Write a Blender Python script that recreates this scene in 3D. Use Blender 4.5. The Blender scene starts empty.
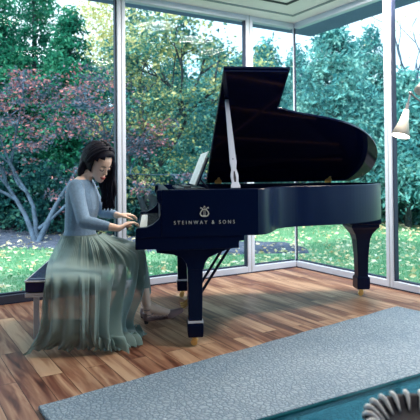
import bpy, bmesh, math, random
import numpy as np
from mathutils import Vector, Matrix, Euler
random.seed(7); rng = np.random.default_rng(11)
SC = bpy.context.scene; COL = SC.collection
SC.view_settings.view_transform = 'Standard'; SC.view_settings.look = 'None'
SC.view_settings.gamma = 1; SC.view_settings.use_curve_mapping = False
SC.view_settings.exposure = 0.85
R = math.radians
# ------------------------------------------------------------------ camera
H = 1.11; F = 537.6; PITCH = .0168; ROLL = -.0086; CY = 162.75
cp, sp, cr, sr = math.cos(PITCH), math.sin(PITCH), math.cos(ROLL), math.sin(ROLL)
FW = Vector((0, cp, sp)); U0 = Vector((0, -sp, cp)); R0 = Vector((1, 0, 0))
RT = R0*cr + U0*sr; UP = -R0*sr + U0*cr
cd = bpy.data.cameras.new('camera'); cam = bpy.data.objects.new('camera', cd); COL.objects.link(cam)
m = Matrix((RT, UP, -FW)).transposed().to_4x4(); m.translation = Vector((0, 0, H)); cam.matrix_world = m
cd.sensor_width = 36; cd.lens = F/420*36; cd.shift_y = -(210-CY)/420; cd.clip_start = .05; cd.clip_end = 200
cd.dof.use_dof = True; cd.dof.focus_distance = 3.7; cd.dof.aperture_fstop = 4.5
SC.camera = cam
def P(px, py, Y):                                   # a surveyed point: where a sight line meets the depth Y
    d = FW + RT*((px-210)/F) - UP*((py-CY)/F); return Vector((0, 0, H)) + d*(Y/d.y)
def G(px, py, z=0.0):
    d = FW + RT*((px-210)/F) - UP*((py-CY)/F); return Vector((0, 0, H)) + d*((z-H)/d.z)
# ------------------------------------------------------------------ materials
def newmat(name):
    mt = bpy.data.materials.new(name); mt.use_nodes = True
    return mt, mt.node_tree, mt.node_tree.nodes['Principled BSDF']
def mat(name, col, rough=.5, metal=0, coat=0, var=0, scale=20, bump=0, bscale=200, trans=0, sheen=0, spec=.5, alpha=1, sss=0):
    mt, nt, b = newmat(name)
    b.inputs['Base Color'].default_value = (*col, 1); b.inputs['Roughness'].default_value = rough
    b.inputs['Metallic'].default_value = metal; b.inputs['Coat Weight'].default_value = coat
    b.inputs['Coat Roughness'].default_value = .03; b.inputs['Sheen Weight'].default_value = sheen
    b.inputs['Specular IOR Level'].default_value = spec; b.inputs['Transmission Weight'].default_value = trans
    b.inputs['Alpha'].default_value = alpha
    if sss: b.inputs['Subsurface Weight'].default_value = sss; b.inputs['Subsurface Radius'].default_value = (.02, .008, .005)
    tc = nt.nodes.new('ShaderNodeTexCoord')
    if var:
        n = nt.nodes.new('ShaderNodeTexNoise'); n.inputs['Scale'].default_value = scale; n.inputs['Detail'].default_value = 4
        nt.links.new(tc.outputs['Object'], n.inputs['Vector'])
        r = nt.nodes.new('ShaderNodeValToRGB'); r.color_ramp.elements[0].position = .3; r.color_ramp.elements[1].position = .7
        r.color_ramp.elements[0].color = (*[c*(1-var) for c in col], 1); r.color_ramp.elements[1].color = (*[min(1, c*(1+var)) for c in col], 1)
        nt.links.new(n.outputs['Fac'], r.inputs['Fac']); nt.links.new(r.outputs['Color'], b.inputs['Base Color'])
    if bump:
        n = nt.nodes.new('ShaderNodeTexNoise'); n.inputs['Scale'].default_value = bscale
        nt.links.new(tc.outputs['Object'], n.inputs['Vector'])
        bp = nt.nodes.new('ShaderNodeBump'); bp.inputs['Strength'].default_value = bump; bp.inputs['Distance'].default_value = .01
        nt.links.new(n.outputs['Fac'], bp.inputs['Height']); nt.links.new(bp.outputs['Normal'], b.inputs['Normal'])
    return mt
def ramp(nt, stops):
    r = nt.nodes.new('ShaderNodeValToRGB'); e = r.color_ramp.elements
    e[0].position, e[0].color = stops[0][0], (*stops[0][1], 1); e[1].position, e[1].color = stops[-1][0], (*stops[-1][1], 1)
    for p, c in stops[1:-1]: k = e.new(p); k.color = (*c, 1)
    return r
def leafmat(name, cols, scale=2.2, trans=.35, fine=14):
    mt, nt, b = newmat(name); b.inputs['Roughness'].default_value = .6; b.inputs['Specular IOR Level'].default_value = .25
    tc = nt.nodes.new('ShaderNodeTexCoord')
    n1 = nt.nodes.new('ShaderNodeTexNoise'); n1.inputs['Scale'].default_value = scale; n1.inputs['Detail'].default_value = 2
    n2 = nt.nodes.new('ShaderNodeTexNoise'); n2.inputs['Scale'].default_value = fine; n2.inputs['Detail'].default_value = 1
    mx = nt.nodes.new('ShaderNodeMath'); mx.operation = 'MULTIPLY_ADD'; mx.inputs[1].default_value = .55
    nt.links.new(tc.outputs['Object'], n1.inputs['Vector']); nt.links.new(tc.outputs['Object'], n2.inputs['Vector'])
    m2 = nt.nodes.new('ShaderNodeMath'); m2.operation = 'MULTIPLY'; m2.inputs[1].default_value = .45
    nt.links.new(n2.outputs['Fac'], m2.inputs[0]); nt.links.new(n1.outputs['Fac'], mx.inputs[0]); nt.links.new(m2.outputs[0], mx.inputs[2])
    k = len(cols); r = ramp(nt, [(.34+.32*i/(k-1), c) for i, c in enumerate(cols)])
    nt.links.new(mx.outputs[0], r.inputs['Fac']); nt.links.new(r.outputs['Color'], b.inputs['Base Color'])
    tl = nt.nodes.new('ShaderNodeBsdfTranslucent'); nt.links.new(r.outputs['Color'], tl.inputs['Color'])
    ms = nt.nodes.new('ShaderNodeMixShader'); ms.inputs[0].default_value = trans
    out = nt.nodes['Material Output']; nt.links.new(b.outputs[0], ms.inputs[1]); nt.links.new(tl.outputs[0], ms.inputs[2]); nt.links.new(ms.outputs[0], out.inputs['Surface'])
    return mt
def glassmat(name, tint, refl=1.0):
    mt, nt, b = newmat(name); nt.nodes.remove(b)
    t = nt.nodes.new('ShaderNodeBsdfTransparent'); t.inputs['Color'].default_value = (*tint, 1)
    g = nt.nodes.new('ShaderNodeBsdfGlossy'); g.inputs['Roughness'].default_value = .0
    fr = nt.nodes.new('ShaderNodeFresnel'); fr.inputs['IOR'].default_value = 1.15
    mm = nt.nodes.new('ShaderNodeMath'); mm.operation = 'MULTIPLY'; mm.inputs[1].default_value = refl
    ms = nt.nodes.new('ShaderNodeMixShader'); nt.links.new(fr.outputs[0], mm.inputs[0]); nt.links.new(mm.outputs[0], ms.inputs[0])
    nt.links.new(t.outputs[0], ms.inputs[1]); nt.links.new(g.outputs[0], ms.inputs[2])
    nt.links.new(ms.outputs[0], nt.nodes['Material Output'].inputs['Surface']); return mt
M = {}
M['piano'] = mat('piano_lacquer', (.001, .0055, .032), .3, coat=.03, spec=.13)
M['pianodark'] = mat('piano_satin', (.002, .005, .024), .35, spec=.25)
M['lid'] = mat('lid_lacquer', (.001, .003, .026), .09, coat=0, spec=.32)
M['brass'] = mat('brass', (.95, .66, .25), .4, .45)
M['gilt'] = mat('gilt_letters', (.7, .72, .7), .4, .2)
M['strut'] = mat('bronze_strut', (.26, .13, .08), .35, .6)
M['plate'] = mat('bronze_plate', (.02, .014, .016), .35, .8, var=.2, scale=8)
M['string'] = mat('string_steel', (.5, .45, .4), .3, 1)
M['felt'] = mat('red_felt', (.25, .02, .02), .9)
M['ivory'] = mat('white_key', (.8, .84, .86), .25)
M['ebony'] = mat('black_key', (.004, .005, .012), .5, spec=.2)
M['prop'] = mat('prop_sky_sheen', (.3, .36, .5), .4, .2, coat=.3)  # sky reflection on the prop put into its pale base colour
M['paper'] = mat('paper', (.72, .8, .84), .7, var=.08, scale=25)
M['cushion'] = mat('navy_leather', (.003, .01, .085), .25, bump=.12, bscale=60)
M['frame_white'] = mat('pale_steel', (.7, .74, .86), .35, .2)
M['mullion'] = mat('window_aluminium', (.6, .68, .84), .4, .1)
M['gasket'] = mat('window_gasket', (.01, .02, .06), .5)
M['darkframe'] = mat('dark_track', (.04, .05, .09), .4)
M['glass'] = glassmat('window_glass', (.93, .99, 1.0), .45)
M['ceil'] = mat('ceiling_paint', (.94, .92, .97), .8, var=.01, scale=3)
M['ceiltrim'] = mat('ceiling_trim', (.3, .36, .42), .6)
M['slot'] = mat('ceiling_slot', (.01, .015, .04), .5)
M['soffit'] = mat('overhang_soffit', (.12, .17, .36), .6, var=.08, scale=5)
M['wall'] = mat('wall_paint', (.10, .16, .26), .8, var=.03, scale=4)
M['skin'] = mat('skin', (.9, .64, .54), .5, sss=.08)
M['sweater'] = mat('knit_sweater', (.18, .31, .5), .9, var=.1, scale=60, bump=.4, bscale=260, sheen=.3)
M['hair'] = mat('black_hair', (.005, .006, .018), .65, var=.3, scale=40, spec=.2)
M['lip'] = mat('lips', (.5, .1, .1), .4)
M['lash'] = mat('lash', (.02, .012, .02), .6)
M['shoe'] = mat('shoe_leather', (.3, .2, .22), .45, coat=.1)
M['shade'] = mat('lamp_shade', (.9, .86, .8), .6, trans=0)
M['shadein'] = mat('lamp_shade_rib', (.7, .62, .55), .6)
M['lampmetal'] = mat('lamp_arm_metal', (.35, .33, .36), .3, .8)
M['bark'] = mat('grey_bark', (.08, .125, .2), .9, var=.35, scale=9, bump=.5, bscale=30)
M['barkd'] = mat('dark_bark', (.035, .045, .06), .9, var=.4, scale=9, bump=.5, bscale=30)
M['pot'] = mat('bowl_black', (.004, .007, .022), .6, spec=.2)
M['rib'] = mat('bowl_white', (.88, .88, .95), .45)
# sheer skirt cloth
def sheer(name, col, alpha, edge):
    mt, nt, b = newmat(name); b.inputs['Roughness'].default_value = .7; b.inputs['Sheen Weight'].default_value = .3
    lw = nt.nodes.new('ShaderNodeLayerWeight'); lw.inputs['Blend'].default_value = .35
    mr = nt.nodes.new('ShaderNodeMapRange'); mr.inputs['To Min'].default_value = alpha; mr.inputs['From Min'].default_value = .1; mr.inputs['To Max'].default_value = edge
    nt.links.new(lw.outputs['Facing'], mr.inputs['Value']); nt.links.new(mr.outputs[0], b.inputs['Alpha'])
    b.inputs['Base Color'].default_value = (*col, 1); return mt
M['skirt'] = sheer('sage_chiffon', (.18, .29, .30), .76, .98)
M['lining'] = mat('skirt_lining', (.17, .25, .26), .8, sheen=.3)
def floor_mat():
    mt, nt, b = newmat('walnut_planks'); tc = nt.nodes.new('ShaderNodeTexCoord')
    mp = nt.nodes.new('ShaderNodeMapping'); mp.inputs['Rotation'].default_value = (0, 0, R(90)); nt.links.new(tc.outputs['Object'], mp.inputs['Vector'])
    br = nt.nodes.new('ShaderNodeTexBrick'); br.offset = .37; br.inputs['Scale'].default_value = 1; br.inputs['Brick Width'].default_value = 1.35
    br.inputs['Row Height'].default_value = .125; br.inputs['Mortar Size'].default_value = .0022; br.inputs['Mortar Smooth'].default_value = .3
    br.inputs['Color1'].default_value = (0, 0, 0, 1); br.inputs['Color2'].default_value = (1, 1, 1, 1); br.inputs['Mortar'].default_value = (.5, .5, .5, 1)
    nt.links.new(mp.outputs[0], br.inputs['Vector'])
    m2 = nt.nodes.new('ShaderNodeMapping'); m2.inputs['Scale'].default_value = (16, 1.6, 1); nt.links.new(tc.outputs['Object'], m2.inputs['Vector'])
    ad = nt.nodes.new('ShaderNodeVectorMath'); ad.operation = 'MULTIPLY_ADD'; ad.inputs[1].default_value = (9, 9, 9)
    nt.links.new(br.outputs['Color'], ad.inputs[0]); nt.links.new(m2.outputs[0], ad.inputs[2])
    n = nt.nodes.new('ShaderNodeTexNoise'); n.inputs['Scale'].default_value = 1; n.inputs['Detail'].default_value = 6; n.inputs['Distortion'].default_value = 1.2
    nt.links.new(ad.outputs[0], n.inputs['Vector'])
    n2 = nt.nodes.new('ShaderNodeTexNoise'); n2.inputs['Scale'].default_value = .8; nt.links.new(ad.outputs[0], n2.inputs['Vector'])
    s = nt.nodes.new('ShaderNodeMath'); s.operation = 'MULTIPLY_ADD'; s.inputs[1].default_value = .30; nt.links.new(br.outputs['Color'], s.inputs[0]); nt.links.new(n.outputs['Fac'], s.inputs[2])
    r = ramp(nt, [(.34, (.045, .016, .012)), (.48, (.15, .055, .036)), (.64, (.30, .155, .10)), (.86, (.52, .34, .23))]); nt.links.new(s.outputs[0], r.inputs['Fac'])
    mm = nt.nodes.new('ShaderNodeMix'); mm.data_type = 'RGBA'; mm.inputs[7].default_value = (.03, .012, .008, 1)
    nt.links.new(br.outputs['Fac'], mm.inputs[0]); nt.links.new(r.outputs['Color'], mm.inputs[6]); nt.links.new(mm.outputs[2], b.inputs['Base Color'])
    rr = nt.nodes.new('ShaderNodeMapRange'); rr.inputs['To Min'].default_value = .28; rr.inputs['To Max'].default_value = .45
    nt.links.new(n.outputs['Fac'], rr.inputs['Value']); nt.links.new(rr.outputs[0], b.inputs['Roughness'])
    b.inputs['Specular IOR Level'].default_value = .22
    bp = nt.nodes.new('ShaderNodeBump'); bp.inputs['Strength'].default_value = .12; bp.inputs['Distance'].default_value = .003
    nt.links.new(n.outputs['Fac'], bp.inputs['Height']); nt.links.new(bp.outputs['Normal'], b.inputs['Normal']); return mt
def rug_mat():
    mt, nt, b = newmat('pebbled_rug'); tc = nt.nodes.new('ShaderNodeTexCoord')
    v = nt.nodes.new('ShaderNodeTexVoronoi'); v.feature = 'DISTANCE_TO_EDGE'; v.inputs['Scale'].default_value = 42
    nz = nt.nodes.new('ShaderNodeTexNoise'); nz.inputs['Scale'].default_value = 9
    mp = nt.nodes.new('ShaderNodeVectorMath'); mp.operation = 'MULTIPLY_ADD'; mp.inputs[1].default_value = (.05, .05, .05)
    nt.links.new(tc.outputs['Object'], nz.inputs['Vector']); nt.links.new(nz.outputs['Color'], mp.inputs[0]); nt.links.new(tc.outputs['Object'], mp.inputs[2]); nt.links.new(mp.outputs[0], v.inputs['Vector'])
    mr = nt.nodes.new('ShaderNodeMapRange'); mr.inputs['From Max'].default_value = .22; nt.links.new(v.outputs['Distance'], mr.inputs['Value'])
    n = nt.nodes.new('ShaderNodeTexNoise'); n.inputs['Scale'].default_value = 1.4; n.inputs['Detail'].default_value = 5; nt.links.new(tc.outputs['Object'], n.inputs['Vector'])
    r = ramp(nt, [(0, (.12, .19, .27)), (.4, (.21, .29, .39)), (1, (.27, .35, .45))]); nt.links.new(mr.outputs[0], r.inputs['Fac'])
    r2 = ramp(nt, [(.3, (.8, .85, .88)), (.7, (1.12, 1.08, 1.04))]); nt.links.new(n.outputs['Fac'], r2.inputs['Fac'])
    mx = nt.nodes.new('ShaderNodeMix'); mx.data_type = 'RGBA'; mx.blend_type = 'MULTIPLY'; mx.inputs[0].default_value = 1
    nt.links.new(r.outputs['Color'], mx.inputs[6]); nt.links.new(r2.outputs['Color'], mx.inputs[7]); nt.links.new(mx.outputs[2], b.inputs['Base Color'])
    b.inputs['Roughness'].default_value = .7
    bp = nt.nodes.new('ShaderNodeBump'); bp.inputs['Strength'].default_value = .7; bp.inputs['Distance'].default_value = .006
    nt.links.new(mr.outputs[0], bp.inputs['Height']); nt.links.new(bp.outputs['Normal'], b.inputs['Normal']); return mt
M['floor'] = floor_mat(); M['rug'] = rug_mat()
def ground_mat(name, stops, scale):
    mt, nt, b = newmat(name); tc = nt.nodes.new('ShaderNodeTexCoord'); n = nt.nodes.new('ShaderNodeTexNoise')
    n.inputs['Scale'].default_value = scale; n.inputs['Detail'].default_value = 8; n.inputs['Roughness'].default_value = .75
    nt.links.new(tc.outputs['Object'], n.inputs['Vector']); r = ramp(nt, stops); nt.links.new(n.outputs['Fac'], r.inputs['Fac'])
    nt.links.new(r.outputs['Color'], b.inputs['Base Color']); b.inputs['Roughness'].default_value = .95; return mt
M['lawn'] = ground_mat('lawn_soil', [(.3, (.06, .2, .08)), (.48, (.16, .36, .2)), (.68, (.55, .58, .42))], 3)
M['mulch'] = ground_mat('mulch', [(.3, (.02, .035, .07)), (.5, (.07, .09, .15)), (.7, (.2, .2, .27))], 9)
M['grass'] = leafmat('grass_blades', [(.08, .3, .16), (.18, .44, .25), (.42, .58, .38)], 1.2, .3)
M['fallen'] = leafmat('fallen_leaf', [(.55, .35, .2), (.78, .68, .4), (.85, .85, .78)], 3, .1)
# ------------------------------------------------------------------ mesh helpers
class MB:
    def __init__(s): s.v = []; s.f = []
    def add(s, vs, fs):
        o = len(s.v); s.v += [Vector(q) for q in vs]; s.f += [tuple(i+o for i in q) for q in fs]; return s
    def box(s, c, d, rot=None):
        x, y, z = [k/2 for k in d]; vs = [Vector((i*x, j*y, k*z)) for i in (-1, 1) for j in (-1, 1) for k in (-1, 1)]
        if rot is not None: vs = [rot @ q for q in vs]
        return s.add([q+Vector(c) for q in vs], [(0, 1, 3, 2), (4, 6, 7, 5), (0, 4, 5, 1), (2, 3, 7, 6), (0, 2, 6, 4), (1, 5, 7, 3)])
    def b6(s, x0, x1, y0, y1, z0, z1): return s.box(((x0+x1)/2, (y0+y1)/2, (z0+z1)/2), (x1-x0, y1-y0, z1-z0))
    def tube(s, pts, rad, n=10, cap=True, flat=1.0, ref=None):
        pts = [Vector(q) for q in pts]; rad = list(rad) if hasattr(rad, '__len__') else [rad]*len(pts)
        rings = []; prev = None
        for i, q in enumerate(pts):
            t = (pts[min(i+1, len(pts)-1)]-pts[max(i-1, 0)]).normalized()
            if prev is None:
                a = Vector(ref) if ref is not None else (Vector((0, 0, 1)) if abs(t.z) < .9 else Vector((1, 0, 0)))
            else: a = prev
            a = (a-t*a.dot(t)).normalized(); prev = a; b = t.cross(a)
            rings.append([q+(a*math.cos(2*math.pi*k/n)+b*flat*math.sin(2*math.pi*k/n))*rad[i] for k in range(n)])
        vs = [q for r in rings for q in r]; fs = [(i*n+k, i*n+(k+1) % n, (i+1)*n+(k+1) % n, (i+1)*n+k) for i in range(len(pts)-1) for k in range(n)]
        if cap: fs += [tuple(range(n-1, -1, -1)), tuple((len(pts)-1)*n+k for k in range(n))]
        return s.add(vs, fs)
    def loft(s, rings, cap=True, close=True):
        n = len(rings[0]); vs = [q for r in rings for q in r]; m_ = n if close else n-1
        fs = [(i*n+k, i*n+(k+1) % n, (i+1)*n+(k+1) % n, (i+1)*n+k) for i in range(len(rings)-1) for k in range(m_)]
        if cap: fs += [tuple(range(n-1, -1, -1)), tuple((len(rings)-1)*n+k for k in range(n))]
        return s.add(vs, fs)
    def lathe(s, prof, c=(0, 0, 0), n=24, rot=None):
        rings = [[Vector((r*math.cos(2*math.pi*k/n), r*math.sin(2*math.pi*k/n), z)) for k in range(n)] for r, z in prof]
        if rot is not None: rings = [[rot @ q for q in r] for r in rings]
        return s.loft([[q+Vector(c) for q in r] for r in rings])
    def prism(s, poly, a0, a1, f):                   # poly (p,q) extruded from a0 to a1; f(p,q,a)->xyz
        return s.loft([[Vector(f(p, q, a0)) for p, q in poly], [Vector(f(p, q, a1)) for p, q in poly]])
    def ball(s, c, r, sc=(1, 1, 1), n=14, rot=None):
        prof = [(max(1e-4, math.sin(math.pi*i/n)), -math.cos(math.pi*i/n)) for i in range(n+1)]
        rings = [[Vector((p*r*sc[0]*math.cos(2*math.pi*k/(2*n)), p*r*sc[1]*math.sin(2*math.pi*k/(2*n)), z*r*sc[2])) for k in range(2*n)] for p, z in prof]
        if rot is not None: rings = [[rot @ q for q in x] for x in rings]
        return s.loft([[q+Vector(c) for q in x] for x in rings])
    def build(s, name, m_, parent=None, bevel=0, smooth=False, mods=None):
        me = bpy.data.meshes.new(name); me.from_pydata([tuple(q) for q in s.v], [], s.f); me.update()
        bm = bmesh.new(); bm.from_mesh(me); bmesh.ops.recalc_face_normals(bm, faces=bm.faces); bm.to_mesh(me); bm.free()
        if m_: me.materials.append(m_)
        if smooth:
            me.polygons.foreach_set('use_smooth', [True]*len(me.polygons))
        o = bpy.data.objects.new(name, me); COL.objects.link(o)
        if parent is not None: o.parent = parent
        if bevel:
            b = o.modifiers.new('bevel', 'BEVEL'); b.width = bevel; b.segments = 2; b.limit_method = 'ANGLE'
        if smooth == 'auto': pass
        return o
def bake(o, voxel=None, smooth_it=0, sub=0):
    if voxel:
        r = o.modifiers.new('r', 'REMESH'); r.mode = 'VOXEL'; r.voxel_size = voxel; r.use_smooth_shade = True
    if smooth_it:
        k = o.modifiers.new('s', 'SMOOTH'); k.iterations = smooth_it; k.factor = .5
    if sub: k = o.modifiers.new('u', 'SUBSURF'); k.levels = sub; k.render_levels = sub
    bpy.context.view_layer.update(); dg = bpy.context.evaluated_depsgraph_get()
    me = bpy.data.meshes.new_from_object(o.evaluated_get(dg)); old = o.data; mats = list(old.materials)
    o.modifiers.clear(); o.data = me; me.materials.clear()
    for x in mats: me.materials.append(x)
    me.polygons.foreach_set('use_smooth', [True]*len(me.polygons)); return o
def empty(name, loc=(0, 0, 0), rz=0):
    o = bpy.data.objects.new(name, None); COL.objects.link(o); o.location = loc; o.rotation_euler = (0, 0, rz); o.empty_display_size = .1; return o
def tag(o, label=None, cat=None, group=None, kind=None):
    for k, v_ in (('label', label), ('category', cat), ('group', group), ('kind', kind)):
        if v_: o[k] = v_
    return o
def crom(pts, n=8, closed=False):
    pts = [Vector(q) for q in pts]; out = []; N = len(pts)
    for i in range(N if closed else N-1):
        g = (lambda j: pts[j % N]) if closed else (lambda j: pts[max(0, min(N-1, j))])
        a, b, c, d = g(i-1), g(i), g(i+1), g(i+2)
        for k in range(n):
            t = k/n; out.append(.5*((2*b)+(c-a)*t+(2*a-5*b+4*c-d)*t*t+(3*b-a-3*c+d)*t**3))
    if not closed: out.append(pts[-1].copy())
    return out
def quads_mesh(name, C, A, B, m_, parent=None, tri=False):
    """leaf quads: centres C, half axes A, B (N,3)"""
    N = len(C); V = np.empty((N, 4, 3), np.float32)
    V[:, 0] = C-A; V[:, 1] = C-B*1.0; V[:, 2] = C+A; V[:, 3] = C+B*1.0
    me = bpy.data.meshes.new(name); me.vertices.add(N*4); me.vertices.foreach_set('co', V.ravel())
    me.loops.add(N*4); me.loops.foreach_set('vertex_index', np.arange(N*4, dtype=np.int32))
    me.polygons.add(N); me.polygons.foreach_set('loop_start', np.arange(0, N*4, 4, dtype=np.int32)); me.polygons.foreach_set('loop_total', np.full(N, 4, np.int32))
    me.update(calc_edges=True); me.validate(); me.materials.append(m_)
    o = bpy.data.objects.new(name, me); COL.objects.link(o)
    if parent is not None: o.parent = parent
    return o
def unit(a): return a/np.linalg.norm(a, axis=1, keepdims=True)
def leaves(name, C, size, m_, parent, droop=.0, flatness=0.0, aspect=.55):
    N = len(C); d = rng.normal(size=(N, 3)); d[:, 2] = d[:, 2]*(1-flatness)-droop; d = unit(d)
    e = rng.normal(size=(N, 3)); e[:, 2] *= (1-flatness); e -= d*(e*d).sum(1, keepdims=True); e = unit(e)
    s = size*rng.uniform(.6, 1.35, (N, 1)); return quads_mesh(name, C, d*s, e*s*aspect, m_, parent)
# ------------------------------------------------------------------ room
PSI = .5434; CORN = Vector((1.001, 6.271, 0)); RZ = math.pi+PSI; HC = 2.83
def room(o): o.location = CORN; o.rotation_euler = (0, 0, RZ); return o
def struct(o): o['kind'] = 'structure'; return o
LA, LB = 7.2, 8.6
struct(room(MB().b6(-.02, LA+.1, -.02, LB+.1, -.12, 0).build('floor', M['floor'])))
struct(room(MB().b6(-.04, LA+.1, -.04, LB+.1, HC, HC+.12).build('ceiling', M['ceil'])))
# grey step line running round the ceiling, and a black square slot
t = MB(); t.b6(.235, LA, .26, .285, HC-.012, HC).b6(.235, .26, .285, LB, HC-.012, HC); struct(room(t.build('trim_1', M['ceiltrim'])))
t = MB(); x0, y0, s_ = .55, .54, 1.5
t.b6(x0, x0+s_, y0, y0+.035, HC-.008, HC).b6(x0, x0+s_, y0+s_-.035, y0+s_, HC-.008, HC).b6(x0, x0+.035, y0+.035, y0+s_-.035, HC-.008, HC).b6(x0+s_-.035, x0+s_, y0+.035, y0+s_-.035, HC-.008, HC)
struct(room(t.build('trim_2', M['slot'])))
# overhang outside
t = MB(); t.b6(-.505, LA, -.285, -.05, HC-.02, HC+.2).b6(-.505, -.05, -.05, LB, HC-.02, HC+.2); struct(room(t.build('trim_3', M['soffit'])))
struct(room(MB().b6(LA, LA+.1, 0, LB, 0, HC).build('wall_left', M['wall'])))
struct(room(MB().b6(0, LA, LB, LB+.1, 0, HC).build('wall_back', M['wall'])))
# windows: along the left side (y=0) and the right side (x=0) of the room frame
def window(idx, a0, a1, side, darkbase=False):
    w = empty('window_%d' % idx); struct(room(w))
    def bx(p0, p1, q0, q1, z0, z1, mb): return mb.b6(p0, p1, q0, q1, z0, z1) if side == 'L' else mb.b6(q0, q1, p0, p1, z0, z1)
    g = MB(); bx(a0+.02, a1-.02, -.03, -.018, .05, HC-.03, g); g.build('pane', M['glass'], w)
    f = MB(); bx(a0, a1, -.05, .03, 0, .072, f); f.build('sill_rail', M['darkframe'] if darkbase else M['mullion'], w, .004)
    f = MB(); bx(a0, a1, -.05, .03, HC-.06, HC, f); f.build('head_rail', M['mullion'], w, .004)
    k = MB(); bx(a0, a1, .0305, .036, .0, .012, k); bx(a0, a1, -.048, -.005, .0725, .085, k); k.build('gasket', M['gasket'], w)
    return w
def mullion(idx, a, side, w=.086, dark=None):
    o = empty('trim_%d' % idx); struct(room(o))
    def bx(p0, p1, q0, q1, z0, z1, mb): return mb.b6(p0, p1, q0, q1, z0, z1) if side == 'L' else mb.b6(q0, q1, p0, p1, z0, z1)
    f = MB(); bx(a-w/2, a-.004, -.03, .035, 0, HC, f); bx(a+.004, a+w/2, -.03, .035, 0, HC, f); f.build('mullion_post', M['mullion'], o, .006)
    f = MB(); bx(a-.004, a+.004, -.03, .031, 0, HC, f); f.build('mullion_seam', M['ceiltrim'], o)
    if dark:
        f = MB(); s0 = a+w/2 if dark > 0 else a-w/2-.012; bx(s0, s0+.012, -.03, .02, .07, HC-.06, f); f.build('dark_stile', M['gasket'], o)
window(1, .03, .667, 'L'); window(2, .667, 2.17, 'L'); window(3, 2.17, LA, 'L', True)
window(4, .03, 1.375, 'R'); window(5, 1.375, 3.4, 'R'); window(6, 3.4, 5.6, 'R'); struct(room(MB().b6(-.1, 0, 5.6, LB, 0, HC).build('wall_right_blocker', M['wall'])))  # unseen solid stretch on the right, added to hold window light off the rug
mullion(4, .667, 'L', .09, 1); mullion(5, 2.17, 'L', .086, 1); mullion(6, 4.6, 'L')
mullion(7, 1.375, 'R', .082, 1); mullion(8, 3.36, 'R', .07)
o = empty('trim_10'); struct(room(o)); MB().b6(-.012, .006, -.012, .006, .0, HC).build('corner_post', M['gasket'], o)
MB().b6(.0065, .018, -.012, -.002, .0, HC).build('corner_trim', M['mullion'], o); MB().lathe([(.05, 0), (.045, .03), (.02, .06), (.015, .09)], (.0, .0, 0), 16).build('post_foot', M['gasket'], o)
# ------------------------------------------------------------------ rug, table, bowl
p1 = Vector((-.817, 2.54, 0)); e1 = Vector((.79, .614, 0)); e2 = Vector((.55, -.835, 0))
L1 = 2.92
t = MB(); c4 = [p1, p1+e1*L1, p1+e1*(L1+.15)+e2*2.6, p1+e2*2.6-e1*.1]
edge = []
for i in range(4):
    a, b = c4[i], c4[(i+1) % 4]
    for k in range(24):
        q = a.lerp(b, k/24); n_ = (b-a).normalized().cross(Vector((0, 0, 1)))
        edge.append(q+n_*(.004*math.sin(k*1.9+i)+.003*math.sin(k*.7)))
t.loft([[q+Vector((0, 0, z)) for q in edge] for z in (.001, .022)])
tag(t.build('area_rug', M['rug'], None, .008), 'large grey blue pebble-textured rug lying on the wooden floor', 'rug')
ta, tb = Vector((.139, 1.516, .42)), Vector((.708, 1.839, .42)); td = (tb-ta).normalized(); tn = Vector((td.y, -td.x, 0))
tr = empty('coffee_table', (0, 0, .024)); tag(tr, 'glass topped coffee table standing on the rug, its near corner cut off by the picture', 'table')
q0 = ta-td*.25; q1 = ta+td*1.25
t = MB(); zz = .396
t.loft([[Vector((q.x, q.y, z)) for q in (q0, q1, q1+tn*.75, q0+tn*.75)] for z in (zz-.015, zz)])
M['tglass'] = glassmat('table_glass', (.24, .5, .56), .3); M['tedge'] = mat('glass_edge', (.25, .5, .55), .2, coat=.5)
t.build('tabletop', M['tglass'], tr)
t = MB(); t.tube([q0+Vector((0, 0, -.033)), q1+Vector((0, 0, -.033))], .006, 6); t.build('polished_edge', M['tedge'], tr)
for a in (.12, 1.38):
    for b in (.12, .63):
        q = q0+td*a+tn*b; MB().tube([(q.x, q.y, 0), (q.x, q.y, zz-.016)], .018, 12).build('leg', M['lampmetal'], tr)
bc = Vector((.56, 1.37, .42)); br_ = empty('bowl', (bc.x, bc.y, .4215)); tag(br_, 'dark round bowl ringed with white ribs on the glass table', 'bowl')
t = MB(); t.lathe([(.07, 0), (.1, .002), (.145, .02), (.165, .038), (.168, .05), (.16, .058), (.148, .055), (.13, .035), (.08, .014), (.001, .012)], n=56); t.build('bowl_body', M['pot'], br_, smooth=True)
for k in range(24):
    a = 2*math.pi*k/24; d = Vector((math.cos(a), math.sin(a), 0)); e = Vector((math.cos(a+.09), math.sin(a+.09), 0)); h = Vector((math.cos(a+.18), math.sin(a+.18), 0))
    t = MB(); t.tube(crom([d*.160+Vector((0, 0, .030)), d*.171+Vector((0, 0, .048)), e*.160+Vector((0, 0, .063)), e*.143+Vector((0, 0, .054)), h*.112+Vector((0, 0, .03))], 3), [.002, .003, .004, .005, .006, .0065, .007, .007, .0068, .006, .005, .003, .002], 6)
    t.build('rib', M['rib'], br_, smooth=True)
# ------------------------------------------------------------------ piano (local x towards the tail, y towards the bass)
PO = Vector((-.1747, 4.121, 0)); PA = math.atan2(.1112, .9938)
pn = empty('grand_piano', PO, PA); tag(pn, 'black grand piano with open lid standing on three legs at the window corner', 'piano')
mp = M['piano']
YN, YF = -.74, .74
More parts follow.
